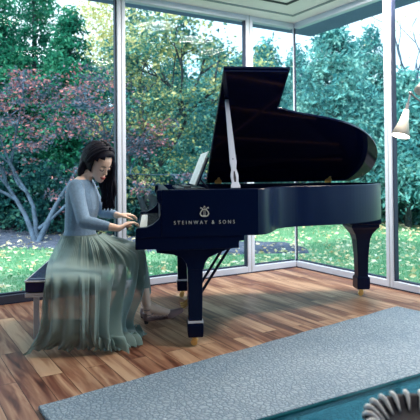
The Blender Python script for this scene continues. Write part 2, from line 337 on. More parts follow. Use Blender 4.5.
# rim outline (u,v)
bent = [(.40, YN), (.455, -.705), (.52, -.60), (.575, -.46), (.64, -.36), (.74, -.295), (.9, -.25), (1.08, -.2), (1.28, -.12), (1.46, 0), (1.585, .13), (1.67, .28), (1.70, .43), (1.675, .58), (1.59, .69), (1.50, .735), (1.38, YF)]
bs = [(q.x, q.y) for q in crom([(a, b, 0) for a, b in bent], 6)]
outer = [(-.214, YN), (-.1, YN), (.1, YN), (.25, YN)]+bs+[(1.0, YF), (.5, YF), (0, YF), (-.214, YF)]
def inset(poly, d):
    out = []; N = len(poly)
    for i in range(N):
        a, b, c = Vector(poly[i-1]), Vector(poly[i]), Vector(poly[(i+1) % N])
        n1 = (b-a).normalized(); n2 = (c-b).normalized(); n_ = (Vector((-n1.y, n1.x))+Vector((-n2.y, n2.x))).normalized()
        out.append(tuple(b+n_*d))
    return out
inner = inset(outer, .045); inner[0] = (-.17, YN+.045); inner[-1] = (-.17, YF-.045)
t = MB(); zb, zt = .705, 1.0
def ringz(poly, z): return [Vector((a, b, z)) for a, b in poly]
t.loft([ringz(inner, zb), ringz(outer, zb), ringz(outer, zt-.004), ringz(inset(outer, .005), zt), ringz(inner, zt), ringz(inner, zb)], cap=False)
t.build('rim', mp, pn)
inner2 = inset(outer, .046)
t = MB(); t.loft([ringz(inner2, .71), ringz(inner2, .73)]); t.build('soundboard', M['plate'], pn)
# iron plate with struts, strings
pl = inset(outer, .07); t = MB(); t.loft([ringz(pl, .90), ringz(pl, .905)]); po = t.build('iron_plate', M['plate'], pn, .003)
for (a, b) in [((.05, -.55), (.5, -.45)), ((.0, -.3), (.9, -.15)), ((0, .0), (1.2, .15)), ((0, .3), (1.45, .4)), ((.0, .55), (1.5, .55)), ((.1, .6), (.9, -.1))]:
    t = MB(); a, b = Vector((*a, .921)), Vector((*b, .921)); d = (b-a); t.box((a+b)/2, (d.length, .022, .03), Euler((0, 0, math.atan2(d.y, d.x))).to_matrix()); t.build('plate_strut', M['strut'], po, .003)
t = MB()
for k in range(70):
    f_ = k/69; v0 = -.62+1.24*f_; ln = .45+.15*f_+.85*f_**1.5; t.box((.06+ln/2, v0*.93+.0, .935), (ln, .003, .003), Euler((0, 0, -.03-.12*f_)).to_matrix())
tag(t.build('strings', M['string'], pn), kind='stuff')
t = MB(); t.b6(.07, .13, -.6, .62, .94, .972); t.build('damper_rail', M['pianodark'], pn, .004)
# arms and keybed
arm = [(-.375, .7), (-.375, .752), (-.368, .763), (-.31, .766), (-.27, .783), (-.232, .815), (-.215, .86), (-.225, .905), (-.243, .94), (-.243, .998), (-.2145, .998), (-.2145, .705)]
for y0, y1 in ((YN, YN+.06), (YF-.06, YF)):
    t = MB(); t.prism(arm, y0, y1, lambda p, q, a: (p, a, q)); t.build('cheek_arm', mp, pn, .004)
kb = [(-.378, .628), (-.378, .708), (.31, .708), (.31, .672), (.275, .668), (.275, .625), (-.24, .618), (-.25, .628)]
t = MB(); t.prism(kb, YN+.004, YF-.004, lambda p, q, a: (p, a, q)); t.build('keybed', mp, pn, .004)
MB().b6(-.372, -.359, YN+.06, YF-.06, .706, .742).build('key_slip', mp, pn, .003)
t = MB(); fb = [(-.2, .745), (-.2, .758), (-.205, .80), (-.2, .88), (-.185, .95), (-.165, .95), (-.165, .754), (-.2, .7545)]
t.prism(fb, YN+.061, YF-.061, lambda p, q, a: (p, a, q)); t.build('fallboard', M['pianodark'], pn, .003)
for s in (-1, 1):
    MB().b6(-.345, -.21, s*.655-.024, s*.655+.024, .708, .75).build('key_block', mp, pn, .004)
kw = 1.25/52
for k in range(52):
    y = -.625+kw*(k+.5); MB().box((-.281, y, .727), (.152, kw-.0012, .026)).build('white_key', M['ivory'], pn, .001)
pat = [1, 0, 1, 1, 0, 1, 1]   # gaps from bass A: A#, C#, D#, F#, G#
k0 = 0
for k in range(51):
    if pat[k % 7] and k0 < 36:
        y = .625-kw*(k+1); MB().b6(-.305, -.204, y-.0055, y+.0055, .74, .754).build('black_key', M['ebony'], pn, .001); k0 += 1
# lid
TH = R(33.0); hinge = Vector((0, .735, 1.008))
def lidp(u, s, h): return Vector((u, hinge.y-s*math.cos(TH)-h*math.sin(TH)*-1*1.0, hinge.z+s*math.sin(TH)+h*math.cos(TH)))
lid_out = [(.225, .0), (.222, 1.45), (.672, 1.45)]+[(q.x, q.y) for q in crom([(.672, 1.45, 0), (.672, 1.3, 0), (.672, 1.075, 0), (.73, 1.04, 0), (.86, .995, 0), (1.12, .93, 0), (1.32, .85, 0), (1.50, .725, 0), (1.635, .55, 0), (1.70, .38, 0), (1.708, .2, 0), (1.66, .08, 0), (1.56, .01, 0)], 6)[1:]]
t = MB(); t.loft([[lidp(a, b, h) for a, b in lid_out] for h in (0, .018)])
ld = t.build('lid', M['lid'], pn, .002)
t = MB(); fl = [(.222, .005), (.222, 1.462), (.688, 1.462), (.688, .005)]
t.loft([[lidp(a, b, h) for a, b in fl] for h in (.0195, .036)]); t.build('lid_flap', mp, pn, .002)
for u in (.328, 1.356):
    t = MB(); t.tube([(u-.03, hinge.y-.012, hinge.z-.002), (u+.03, hinge.y-.012, hinge.z-.002)], .007, 10)
    t.prism([(-.032, .0), (.032, .0), (.03, .035), (.016, .045), (.008, .085), (-.008, .085), (-.016, .045), (-.03, .035)], -.002, .001, lambda p, q, a: lidp(u+p, q+.01, a-.001)); t.build('lid_hinge', M['brass'], pn)
# prop stick: tapering pale stick with a slot near its foot
pb = Vector((.262, -.70, 1.0)); ptop = lidp(.275, 1.16, -.012); ax = (ptop-pb); Lp = ax.length; ax.normalize(); sx = Vector((1, 0, 0)); sx = (sx-ax*sx.dot(ax)).normalized(); sn = ax.cross(sx)
def pp(a, l, h): return pb+ax*(l*Lp)+sx*a+sn*h
outl = [(-.03, 0), (-.03, .03), (-.022, .06), (-.026, .13), (-.016, .2), (-.022, .26), (-.02, .4), (-.013, 1), (.013, 1), (.02, .4), (.022, .26), (.016, .2), (.026, .13), (.022, .06), (.03, .03), (.03, 0)]
t = MB(); t.prism(outl, -.009, .009, lambda p, q, a: pp(p, q, a)); st = t.build('prop_stick', M['prop'], pn, .002)
t = MB(); t.prism([(-.006, .06), (-.009, .1), (-.004, .17), (.004, .17), (.009, .1), (.006, .06)], .0092, .0102, lambda p, q, a: pp(p, q, a)).prism([(-.006, .06), (-.009, .1), (-.004, .17), (.004, .17), (.009, .1), (.006, .06)], -.0102, -.0092, lambda p, q, a: pp(p, q, a)); t.ball(pp(0, .30, .0), .0105, n=8); t.build('prop_slot', M['pianodark'], st)
# music desk
t = MB()
for (z0, z1, w) in ((1.0, 1.02, .36), ):
    t.b6(-.1, .1, -.4, .4, .985, .998)
dk = Matrix.Rotation(R(22), 3, 'Y')
t.box(Vector((.045, .02, 1.0))+dk @ Vector((0, 0, .12)), (.014, .66, .22), dk); t.box((-.02, .02, 1.003), (.05, .66, .012)); t.box((.12, .02, 1.03), (.01, .05, .13), Matrix.Rotation(R(-40), 3, 'Y'))
t.build('music_desk', M['pianodark'], pn, .003)
# legs
def caster(parent, x, y):
    c = MB(); c.lathe([(.03, .066), (.03, .058), (.014, .056), (.014, .045), (.02, .04), (.02, .034)], (x, y, 0), 16); c.box((x-.004, y-.014, .028), (.03, .005, .035)); c.box((x-.004, y+.014, .028), (.03, .005, .035))
    o = c.build('caster', M['brass'], parent, smooth=False); w = MB(); w.tube([(x-.008, y-.01, .021), (x-.008, y+.01, .021)], .021, 18, ref=(1, 0, 0)); w.build('caster_wheel', M['brass'], parent)
def sqring(x, y, a, b, z): return [Vector((x+i*a, y+j*b, z)) for i, j in ((-1, -1), (1, -1), (1, 1), (-1, 1))]
for y in (-.66, .68):
    x = -.003; t = MB()
    t.loft([sqring(x, y, .046, .046, .062), sqring(x, y, .049, .049, .075), sqring(x, y, .051, .051, .14), sqring(x, y, .047, .047, .152), sqring(x, y, .043, .043, .17), sqring(x, y, .049, .049, .55), sqring(x, y, .052, .052, .62)])
    br = [(-.25, .628), (-.245, .602), (-.14, .588), (-.085, .565), (-.06, .53), (-.05, .49), (.05, .49), (.06, .53), (.08, .562), (.14, .59), (.2, .612), (.27, .626)]
    t.prism(br, y-.05, y+.05, lambda p, q, a: (p, a, q)); lg = t.build('leg', mp, pn, .004)
    MB().loft([sqring(x, y, .0485, .0485, .152), sqring(x, y, .0485, .0485, .166)]).build('ferrule_band', M['frame_white'], lg); caster(lg, x, y)
x, y = 1.575, .5; t = MB()
t.loft([sqring(x, y, .052, .052, .064), sqring(x, y, .058, .058, .08), sqring(x, y, .058, .058, .165), sqring(x, y, .046, .046, .18), sqring(x, y, .05, .05, .35), sqring(x, y, .062, .062, .50), sqring(x, y, .078, .075, .55), sqring(x, y, .11, .1, .595), sqring(x, y, .125, .12, .615), sqring(x, y, .125, .12, .64), sqring(x-.01, y, .14, .14, .645), sqring(x-.01, y, .14, .14, .706)])
lg = t.build('leg', mp, pn, .005); caster(lg, x, y)
# pedal lyre
t = MB(); t.b6(.02, .06, -.1, -.075, .14, .62).b6(.02, .06, .095, .12, .14, .62); t.b6(-.0, .08, -.13, .15, .1, .145).b6(.0, .08, -.12, .14, .6, .63)
for s in (-1, 1): t.tube(crom([(.04, .01+s*.07, .14), (.04, .01+s*.1, .3), (.04, .01+s*.05, .45), (.04, .01+s*.09, .61)], 6), .012, 8)
ly = t.build('pedal_lyre', mp, pn, .003)
for y in (-.05, .01, .07):
    t = MB(); t.tube([(.0, y, .12), (-.03, y, .095), (-.055, y, .085)], [.006, .008, .014], 8, flat=.5); t.build('pedal', M['brass'], ly, smooth=True)
for y in (-.09, .11): MB().tube([(.06, y, .16), (.42, y*1.1, .71)], .011, 8).build('lyre_brace', mp, pn)
# name and lyre mark on the side
fc = bpy.data.curves.new('lettering', 'FONT'); fc.body = 'STEINWAY & SONS'; fc.size = .044; fc.extrude = .0006; fc.space_character = 1.7; fc.align_x = 'CENTER'; fc.offset = .0
fo = bpy.data.objects.new('tmp', fc); COL.objects.link(fo); bpy.context.view_layer.update()
me = bpy.data.meshes.new_from_object(fo.evaluated_get(bpy.context.evaluated_depsgraph_get())); bpy.data.objects.remove(fo)
me.materials.clear(); me.materials.append(M['gilt'])
xs = [v.co.x for v in me.vertices]; w = max(xs)-min(xs); cx_ = (max(xs)+min(xs))/2
for v in me.vertices: v.co = Vector(((v.co.x-cx_)*1*.385/w, v.co.y*.72, v.co.z))
o = bpy.data.objects.new('lettering', me); COL.objects.link(o); o.parent = pn; o.location = (.055, YN-.0012, .782); o.rotation_euler = (R(90), 0, 0); tag(o, 'pale gilt maker lettering on the side')
t = MB(); cx_, cz = .055, .828; yy = YN-.002
for s in (-1, 1):
    t.tube([(cx_+s*a, yy, cz+b) for a, b in ((.006, .0), (.020, .006), (.027, .018), (.022, .032), (.013, .042), (.015, .052), (.024, .058), (.026, .05))], [.003, .004, .004, .003, .003, .003, .003, .002], 6)
for a in (-.007, 0, .007): t.tube([(cx_+a, yy, cz+.004), (cx_+a, yy, cz+.062)], .0011, 5)
t.tube([(cx_-.016, yy, cz+.045), (cx_+.016, yy, cz+.045)], .002, 5); t.ball((cx_, yy, cz+.004), .009, (1.3, .3, .7), 8); t.ball((cx_, yy, cz+.064), .004, (1, .5, 1), 6)
tag(t.build('lyre_emblem', M['gilt'], pn), 'pale gilt lyre emblem above the lettering')
# sheet music on the desk
t = MB(); nrm = dk @ Vector((-1, 0, 0))
for k, (y0, y1) in enumerate(((-.26, .02), (.022, .30))):
    a = Vector((.045, 0, 1.0)); 
    for j in range(3):
        off = nrm*(.009+.0022*j); q = [a+off+dk @ Vector((0, yy, zz)) for yy, zz in ((y0+.004*j, .012), (y1-.004*j, .012), (y1-.004*j, .275-.003*j), (y0+.004*j, .275-.003*j))]
        q2 = [p_+nrm*.0018 for p_ in q]; t.loft([q, q2])
sm = t.build('sheet_music', M['paper']); sm.location = PO; sm.rotation_euler = (0, 0, PA); tag(sm, 'open white music book leaning on the piano music desk', 'sheet music')
# ------------------------------------------------------------------ bench
cb = Vector((-1.157, 3.35, 0)); bn = empty('piano_bench', cb, PA); tag(bn, 'navy upholstered piano bench on pale steel legs under the seated woman', 'bench')
BW, BL = .46, .84
t = MB(); n_ = 10
rings = []
for z, ins in ((.365, .004), (.372, 0), (.43, 0), (.446, .008), (.452, .03), (.456, .1)):
    rings.append([Vector((ins if i in (0, 3) else BW-ins, ins if i in (0, 1) else BL-ins, z)) for i in range(4)])
t.loft(rings); cu = t.build('cushion', M['cushion'], bn, .008)
t = MB(); t.tube([(.0, 0, .437), (BW, 0, .437), (BW, BL, .437), (0, BL, .437), (0, 0, .437)], .005, 6, cap=False); t.build('piping', M['frame_white'], cu)
t = MB(); t.b6(0, BW, 0, .03, .338, .364).b6(0, BW, BL-.03, BL, .338, .364).b6(0, .03, .03, BL-.03, .338, .364).b6(BW-.03, BW, .03, BL-.03, .338, .364).b6(0, BW, .24, .28, .340, .362).b6(0, BW, BL-.28, BL-.24, .340, .362); t.build('seat_frame', M['frame_white'], bn, .002)
for x in (.0175, BW-.0175):
    for y in (.26, BL-.26): MB().b6(x-.0165, x+.0165, y-.0165, y+.0165, .0, .34).build('leg', M['frame_white'], bn, .002)
    
for y in (.26, BL-.26): MB().b6(.034, BW-.034, y-.008, y+.008, .02, .036).build('stretcher', M['lampmetal'], bn)
# ------------------------------------------------------------------ woman
wm = empty('person', (-.97, 3.95, 0)); tag(wm, 'seated woman with long black hair in blue sweater and sage skirt playing the piano', 'person')
WO = Vector((-.97, 3.95, 0))
def L(q): return Vector(q)-WO
def ell(c, hx, hy, z, n=20, tilt=0): return [L((c[0]+hx*math.cos(2*math.pi*k/n), c[1]+hy*math.sin(2*math.pi*k/n), z+tilt*math.cos(2*math.pi*k/n))) for k in range(n)]
body = MB()
TOR = [(-.972, .13, .165, .50), (-.965, .135, .168, .56), (-.962, .118, .14, .63), (-.957, .103, .125, .70), (-.95, .107, .13, .77), (-.94, .114, .142, .85), (-.943, .110, .152, .92), (-.948, .098, .158, .985), (-.95, .080, .150, 1.03), (-.942, .06, .10, 1.062), (-.93, .046, .055, 1.085)]
body.loft([ell((a, 3.95), b*.93, c*.95, z) for a, b, c, z in TOR])
body.tube([L((-.93, 3.95, 1.04)), L((-.90, 3.94, 1.10)), L((-.838, 3.93, 1.145))], [.056, .048, .047], 14)
def limb(mb, pts, rad, n=14):
    mb.tube(crom([L(q) for q in pts], 5), np.interp(np.linspace(0, len(pts)-1, (len(pts)-1)*5+1), range(len(pts)), rad), n)
    for q, r in ((pts[0], rad[0]), (pts[-1], rad[-1])): mb.ball(L(q), r*.98, n=7)
RS, RE, RW = P(76, 187, 3.80), P(84, 222, 3.62), P(119, 228.5, 3.60)
LS, LE, LW = Vector((-.935, 4.10, 1.02)), Vector((-.85, 4.23, .80)), P(119, 215.5, 4.08)
for S_, E_, W_ in ((RS, RE, RW), (LS, LE, LW)):
    limb(body, [S_, S_.lerp(E_, .5)+Vector((-.004, 0, 0)), E_], [.047, .041, .035]); limb(body, [E_, E_.lerp(W_, .35), W_], [.035, .034, .0215])
# legs
RL = [(-.94, 3.86, .55), (-.74, 3.85, .545), (-.555, 3.86, .505), (-.505, 3.89, .36), (-.468, 3.94, .13)]
LL = [(-.94, 4.04, .55), (-.74, 4.06, .545), (-.56, 4.08, .505), (-.53, 4.10, .33), (-.50, 4.12, .12)]
for q in (RL, LL):
    limb(body, q[:3], [.086, .074, .058]); limb(body, q[2:], [.056, .048, .029])
def foot(mb, an, heel, ball_, toe):
    for a, b, ra, rb in ((an, heel, .033, .026), (an, ball_, .034, .03), (heel, ball_, .026, .03), (ball_, toe, .029, .014)): mb.tube([L(a), L(b)], [ra, rb], 12); mb.ball(L(a), ra, n=6); mb.ball(L(b), rb, n=6)
FT = [((-.468, 3.94, .125), (-.468, 3.955, .046), (-.30, 4.0, .06), (-.222, 4.02, .082)), ((-.50, 4.12, .11), (-.515, 4.12, .034), (-.35, 4.14, .03), (-.28, 4.15, .024))]
for q in FT: foot(body, *q)
# hands: palm and five bent fingers
def hand(mb, w, dirn, side, curl=(.25, .55, .5)):
    d = Vector(dirn).normalized(); up = Vector((0, 0, 1)); sd = d.cross(up).normalized()*side; up = sd.cross(d)*side; up = up if up.z > 0 else -up
    def q(f, s, u): return w+d*f+sd*s+up*u
    ring = lambda f, hw, hh, u: [L(q(f, hw*math.cos(2*math.pi*k/12), hh*math.sin(2*math.pi*k/12)+u)) for k in range(12)]
    mb.loft([ring(-.01, .021, .019, 0), ring(.02, .028, .015, .003), ring(.055, .038, .013, .006), ring(.078, .038, .011, .005), ring(.086, .034, .007, .003)])
    tips = []
    for s, ln in ((-.029, .060), (-.010, .074), (.010, .080), (.029, .070)):   # little .. index
        pts = [q(.07, s, .004)]; ang = curl[0]
        spread = s*.25
        for j, fr in enumerate((.45, .32, .23)):
            a = pts[-1]+(d*math.cos(ang)-up*math.sin(ang)+sd*spread).normalized()*ln*fr; pts.append(a); ang += curl[1] if j == 0 else curl[2]
        mb.tube([L(p_) for p_ in pts], [.0088, .0082, .0076, .0062], 8); mb.ball(L(pts[-1]), .0062, n=5); tips.append(pts[-1])
    pts = [q(.015, .024, -.004), q(.045, .045, -.010), q(.07, .052, -.02), q(.092, .047, -.028)]
    mb.tube([L(p_) for p_ in pts], [.013, .0105, .009, .0068], 8); mb.ball(L(pts[-1]), .0068, n=5)
RHd = Vector((.11, .02, .03)); hand(body, RW+Vector((.008, 0, .002)), P(131, 223, 3.64)-RW, -1); hand(body, LW+Vector((.008, 0, .0)), P(131, 215.5, 4.08)-LW+Vector((0, .02, 0)), 1)
# head
yaw = R(-36); pit = R(-36); hf = Vector((math.cos(pit)*math.cos(yaw), math.cos(pit)*math.sin(yaw), math.sin(pit)))
hs = Vector((0, 0, 1)).cross(hf).normalized(); hu = hf.cross(hs)
rl = Matrix.Rotation(R(4), 3, hf); hs = rl @ hs; hu = rl @ hu
HCt = Vector((-.806, 3.92, 1.183)); HS = 1.08
def hp(f, s, u): return L(HCt+(hf*f+hs*s+hu*u)*HS)
def hring(u, f0, f1, w, n=24):
    c = (f0+f1)/2; a = (f1-f0)/2
    out = []
    for k in range(n):
        t_ = 2*math.pi*k/n; x_ = math.cos(t_); y_ = math.sin(t_)
        out.append(hp(c+a*x_, w*y_*(1-.12*max(0, x_)), u))
    return out
HR = [(-.112, .045, .072, .012), (-.108, .022, .084, .024), (-.095, -.005, .088, .036), (-.075, -.03, .084, .048), (-.055, -.055, .080, .056), (-.03, -.078, .080, .063), (0, -.09, .082, .069), (.03, -.092, .084, .072), (.06, -.085, .078, .069), (.088, -.065, .06, .056), (.106, -.04, .035, .036), (.113, -.015, .012, .012)]
body.loft([hring(*q) for q in HR])
body.loft([[hp(.062+.0, w*1.0*s, u), hp(.082+p_, w*.35*s, u), hp(.082+p_, -w*.35*s, u), hp(.062, -w*s, u)] for u, w, p_, s in ((.012, .009, .002, 1), (-.01, .011, .012, 1), (-.026, .015, .022, 1), (-.034, .016, .018, 1), (-.038, .012, .002, 1))])
for s in (-1, 1):
    body.ball(hp(-.008, s*.071, -.012), .03, (.5, .22, 1), 8, Matrix((hf, hs, hu)).transposed())
    body.ball(hp(.066, s*.031, -.002), .0125, (1, 1.2, .8), 8, Matrix((hf, hs, hu)).transposed())
body.ball(hp(.079, 0, -.064), .013, (.8, 1.6, .75), 8, Matrix((hf, hs, hu)).transposed())
bo = body.build('body', M['skin'], wm, smooth=True); bake(bo, .0048, 2); bo['label'] = 'light skinned body, face turned down, hands on the keys'
# facial details follow the face surface
for s in (-1, 1):
    t = MB(); t.tube([hp(.0775, s*.016, -.004), hp(.0815, s*.026, -.010), hp(.079, s*.036, -.010), hp(.070, s*.046, -.005)], .0028, 6); t.build('eyelash', M['lash'], wm)
    t = MB(); t.tube([hp(.083, s*.012, .020), hp(.083, s*.028, .025), hp(.072, s*.046, .020)], [.0022, .003, .0018], 6); t.build('eyebrow', M['lash'], wm)
t = MB(); t.tube([hp(.080, -.022, -.064), hp(.090, -.01, -.060), hp(.0925, 0, -.0615), hp(.090, .01, -.060), hp(.080, .022, -.064)], [.002, .004, .004, .004, .002], 8); t.tube([hp(.080, -.02, -.066), hp(.090, -.008, -.069), hp(.0925, 0, -.070), hp(.090, .008, -.069), hp(.080, .02, -.066)], [.002, .0045, .005, .0045, .002], 8)
t.build('lips', M['lip'], wm, smooth=True)
# hair
t = MB(); mh = Matrix((hf, hs, hu)).transposed()
t.ball(hp(-.014, 0, .022), .113, (.98, .86, 1.02), 14, mh); t.ball(hp(-.06, 0, -.02), .098, (.85, .95, 1.2), 12, mh)
hb = t.build('hair', M['hair'], wm, smooth=True)
# cut away the face: keep only hair behind the hairline
bm = bmesh.new(); bm.from_mesh(hb.data)
kill = []
for f in bm.faces:
    c = f.calc_center_median()+WO-HCt; a, b, u = c.dot(hf), c.dot(hs), c.dot(hu)
    if a > .022+.9*max(0, u-.03) and u < .096: kill.append(f)
bmesh.ops.delete(bm, geom=kill, context='FACES'); bm.to_mesh(hb.data); bm.free()
sol = hb.modifiers.new('s', 'SOLIDIFY'); sol.thickness = .008; sol.offset = 1
hl = MB()
def lock(root, mids, tip, r):
    pts = crom([root]+mids+[tip], 6); n_ = len(pts); hl.tube(pts, [r*(.55+.75*math.sin(math.pi*min(1, (i/(n_-1))*1.1+.12)))*(1 if i < n_-1 else .2) for i in range(n_)], 7, flat=.55)
for k in range(64):
    a = random.uniform(0, 1)
    # far side locks: fall from parting over the far cheek, hang down in front of the far shoulder to chest level
    s0 = .03+.045*a; root = hp(.035-.09*a, s0, .088-.03*a)
    m1 = hp(.05-.10*a+random.uniform(-.01, .01), .084, .01); w1 = HCt+Vector((.085-.11*a+random.uniform(-.012, .012), .09+.05*a, -.10+random.uniform(-.02, .02)))
    w2 = HCt+Vector((.095-.10*a+random.uniform(-.02, .02), .06+.08*a, -.22)); tp = HCt+Vector((.07-.07*a+random.uniform(-.03, .03), .07+.06*a, -.32-random.uniform(-.05, .04)))
    lock(root, [m1, L(w1), L(w2)], L(tp), .019)
for k in range(54):
    a = random.uniform(0, 1); sg = -1 if a < .55 else .4
    root = hp(.045-.11*a, -.012-.03*a, .10-.02*a); m1 = hp(-.035-.07*a, -.068+.05*a, .03+.02*a)
    w1 = HCt+Vector((-.125-.03*a+random.uniform(-.012, .012), -.02+.14*a, -.05)); w2 = HCt+Vector((-.125+random.uniform(-.02, .02), .0+.14*a, -.13)); tp = HCt+Vector((-.12+random.uniform(-.03, .02), .04+.13*a, -.21-random.uniform(0, .06)))
    lock(root, [m1, L(w1), L(w2)], L(tp), .019)
for k in range(90):
    f0 = random.uniform(-.1, .05); sg = random.choice((-1, 1)); pts = []; rr_ = .117+random.uniform(-.002, .006); back = random.uniform(.15, 1.0)
    for j in range(7):
        th = (.05+.31*j)*1.0; fx = f0*math.cos(th*.6)-.035*back*j*.5+(-.012 if f0 > .03 else 0)
        k2 = math.sqrt(max(.05, 1-((fx+.014)/.125)**2)); pts.append(hp(fx, sg*math.sin(th)*.101*k2, .022+math.cos(th)*rr_*k2))
    hl.tube(pts, [.004, .008, .010, .011, .011, .010, .006], 6, flat=.5)
ho = hl.build('hair_lock', M['hair'], hb, smooth=True)
# sweater
sw = MB(); sw.loft([ell((a, 3.95), b+.006, c+.008, z) for a, b, c, z in TOR[2:-1]])
for S_, E_, W_, cut in ((RS, RE, RW, .68), (LS, LE, LW, .76)):
    limb(sw, [S_, S_.lerp(E_, .5)+Vector((-.004, 0, 0)), E_], [.058, .051, .046]); W2 = E_.lerp(W_, cut); limb(sw, [E_, E_.lerp(W2, .5), W2], [.046, .042, .032])
sw.loft([ell((a, 3.95), b+.004, c+.006, z) for a, b, c, z in ((-.962, .118, .14, .628), (-.958, .114, .135, .66))])
so = sw.build('sweater', M['sweater'], wm, smooth=True); bake(so, .006, 4); so['label'] = 'soft blue grey knitted sweater'
# skirt: inner layer over hips and legs
sk = MB(); sk.loft([ell((a, 3.95), b, c, z) for a, b, c, z in ((-.972, .138, .175, .475), (-.968, .146, .18, .56), (-.962, .128, .155, .62), (-.960, .120, .143, .648))])
limb(sk, [(-.94, 3.86, .555), (-.74, 3.85, .548), (-.555, 3.86, .507)], [.094, .084, .068]); limb(sk, [(-.94, 4.04, .555), (-.74, 4.06, .548), (-.56, 4.08, .507)], [.094, .084, .066])
limb(sk, [(-.555, 3.86, .505), (-.505, 3.89, .36), (-.490, 3.91, .30)], [.068, .06, .052]); limb(sk, [(-.56, 4.08, .505), (-.53, 4.10, .33), (-.505, 4.12, .2)], [.066, .06, .05])
sk.box(L((-.75, 3.95, .56)), (.4, .2, .05))
sko = sk.build('skirt_lining', M['lining'], wm, smooth=True); bake(sko, .007, 4)
# outer sheer pleated layer
rowsS = [
 ([64, 67, 75, 84, 92, 98, 102], [233, 235, 236, 236, 236, 235, 233], [3.99, 3.86, 3.79, 3.78, 3.79, 3.85, 3.95]),
 ([57, 61, 71, 84, 99, 114, 130], [246, 248, 249, 249, 248, 248, 247], [3.98, 3.80, 3.72, 3.70, 3.70, 3.75, 3.86]),
 ([50, 55, 67, 84, 103, 124, 142], [260, 262, 264, 266, 265, 262, 255], [3.80, 3.66, 3.56, 3.56, 3.62, 3.70, 3.82]),
 ([46, 54, 68, 85, 103, 122, 141], [277, 277, 278, 278, 279, 280, 275], [3.33, 3.32, 3.32, 3.32, 3.38, 3.62, 3.80]),
 ([43, 54, 69, 86, 101, 117, 135], [302, 302, 302, 302, 302, 302, 296], [3.31, 3.29, 3.28, 3.28, 3.34, 3.52, 3.80]),
 ([40, 53, 69, 86, 100, 113, 124], [330, 332, 332, 332, 331, 328, 322], [3.29, 3.27, 3.26, 3.26, 3.30, 3.44, 3.66])]
ctl = [[P(x, y, Y) for x, y, Y in zip(*r)] for r in rowsS]
ctl.append([G(x, y, .018) for x, y in zip([22, 44, 66, 88, 106, 122, 134], [356, 350, 351, 350, 351, 349, 344])])
NA, NT = 260, 90
gridc = [crom(r, 12) for r in ctl]; cols = list(zip(*gridc)); cols = [crom(c, 15) for c in cols]   # [a][t]
nA, nT = len(cols), len(cols[0]); ncm = Vector((0, -1, .1)).normalized()
def smp(a, t_):
    x = a*(nA-1); i = min(int(x), nA-2); y = t_*(nT-1); j = min(int(y), nT-2); fx, fy = x-i, y-j
    return cols[i][j].lerp(cols[i+1][j], fx).lerp(cols[i][j+1].lerp(cols[i+1][j+1], fx), fy)
verts = []
for j in range(NT+1):
    t_ = j/NT; base = [smp(i/NA, t_) for i in range(NA+1)]
    for i in range(NA+1):
        a = i/NA; q = base[i]; tn_ = (base[min(i+1, NA)]-base[max(i-1, 0)]).normalized(); nr = tn_.cross(Vector((0, 0, 1))); nr = nr.normalized() if nr.length > 1e-4 else ncm
        if nr.y > 0: nr = -nr
        fine = math.sin(2*math.pi*(44*a+.7*math.sin(3*a*6)))*.0032*(1-.4*t_)*(1 if a > .5 else max(0, 1-2.2*t_))
        big = (math.sin(2*math.pi*(9*a+.25*math.sin(7*a)+.1*t_))*.6+math.sin(2*math.pi*(17*a+.3+.15*t_))*.4)*(.004+.032*t_**1.1)*(1.0 if a < .6 else 1.0+min(1.3, (a-.6)*8))
        if a < .5: w_ = min(1, (.5-a)/.12); big = big*(1-w_)+w_*(.004+.016*t_**2)*math.sin(2*math.pi*(5.5*a+.3*math.sin(5*a)+.1*t_))*(1+.4*math.sin(9*a))
        ruf = 0
        if t_ > .88: k_ = (t_-.88)/.12; ruf = k_*.022*math.sin(2*math.pi*(13*a+.6*k_))+(k_*.02*math.sin(2*math.pi*31*a) if a > .6 else 0)
        p_ = q+nr*(fine+big+ruf+.004)
        if t_ > .88: p_.z += abs(.012*k_*math.sin(2*math.pi*(10*a+.3)))+(k_*(1-k_)*.12*abs(math.sin(2*math.pi*9*a)) if a > .6 else 0)
        p_.z = max(p_.z, .008); verts.append(p_-WO)
fs = [(j*(NA+1)+i, j*(NA+1)+i+1, (j+1)*(NA+1)+i+1, (j+1)*(NA+1)+i) for j in range(NT) for i in range(NA)]
t = MB(); t.add(verts, fs); so = t.build('skirt', M['skirt'], wm, smooth=True); so['label'] = 'long sheer pleated sage green skirt spreading onto the floor'
# ruffles heaped by the hem
for k, (x, y, r) in enumerate(((121, 338, .05), (131, 340, .045), (112, 344, .05), (136, 332, .04), (126, 327, .045))):
    c = G(x, y, .03); t = MB(); rings = []
    for j in range(9):
        f_ = j/8; rings.append([L(c+Vector(((r*(.25+1.1*f_)+.012*math.sin(5*th+k+f_*3))*math.cos(th)*1.2, (r*(.25+1.1*f_)+.012*math.sin(7*th+k))*math.sin(th), .055*(1-f_)**.8*(1+.4*math.sin(4*th+k))-.024+.01*abs(math.sin(6*th+k))*f_))) for th in [2*math.pi*i/60 for i in range(60)]])
    t.loft(rings, cap=False); o = t.build('hem_ruffle', M['skirt'], so, smooth=True)
# waistband
t = MB(); t.loft([ell((-.961, 3.95), .124, .148, z, 28) for z in (.64, .665)], cap=False); t.build('waistband', M['lining'], wm)
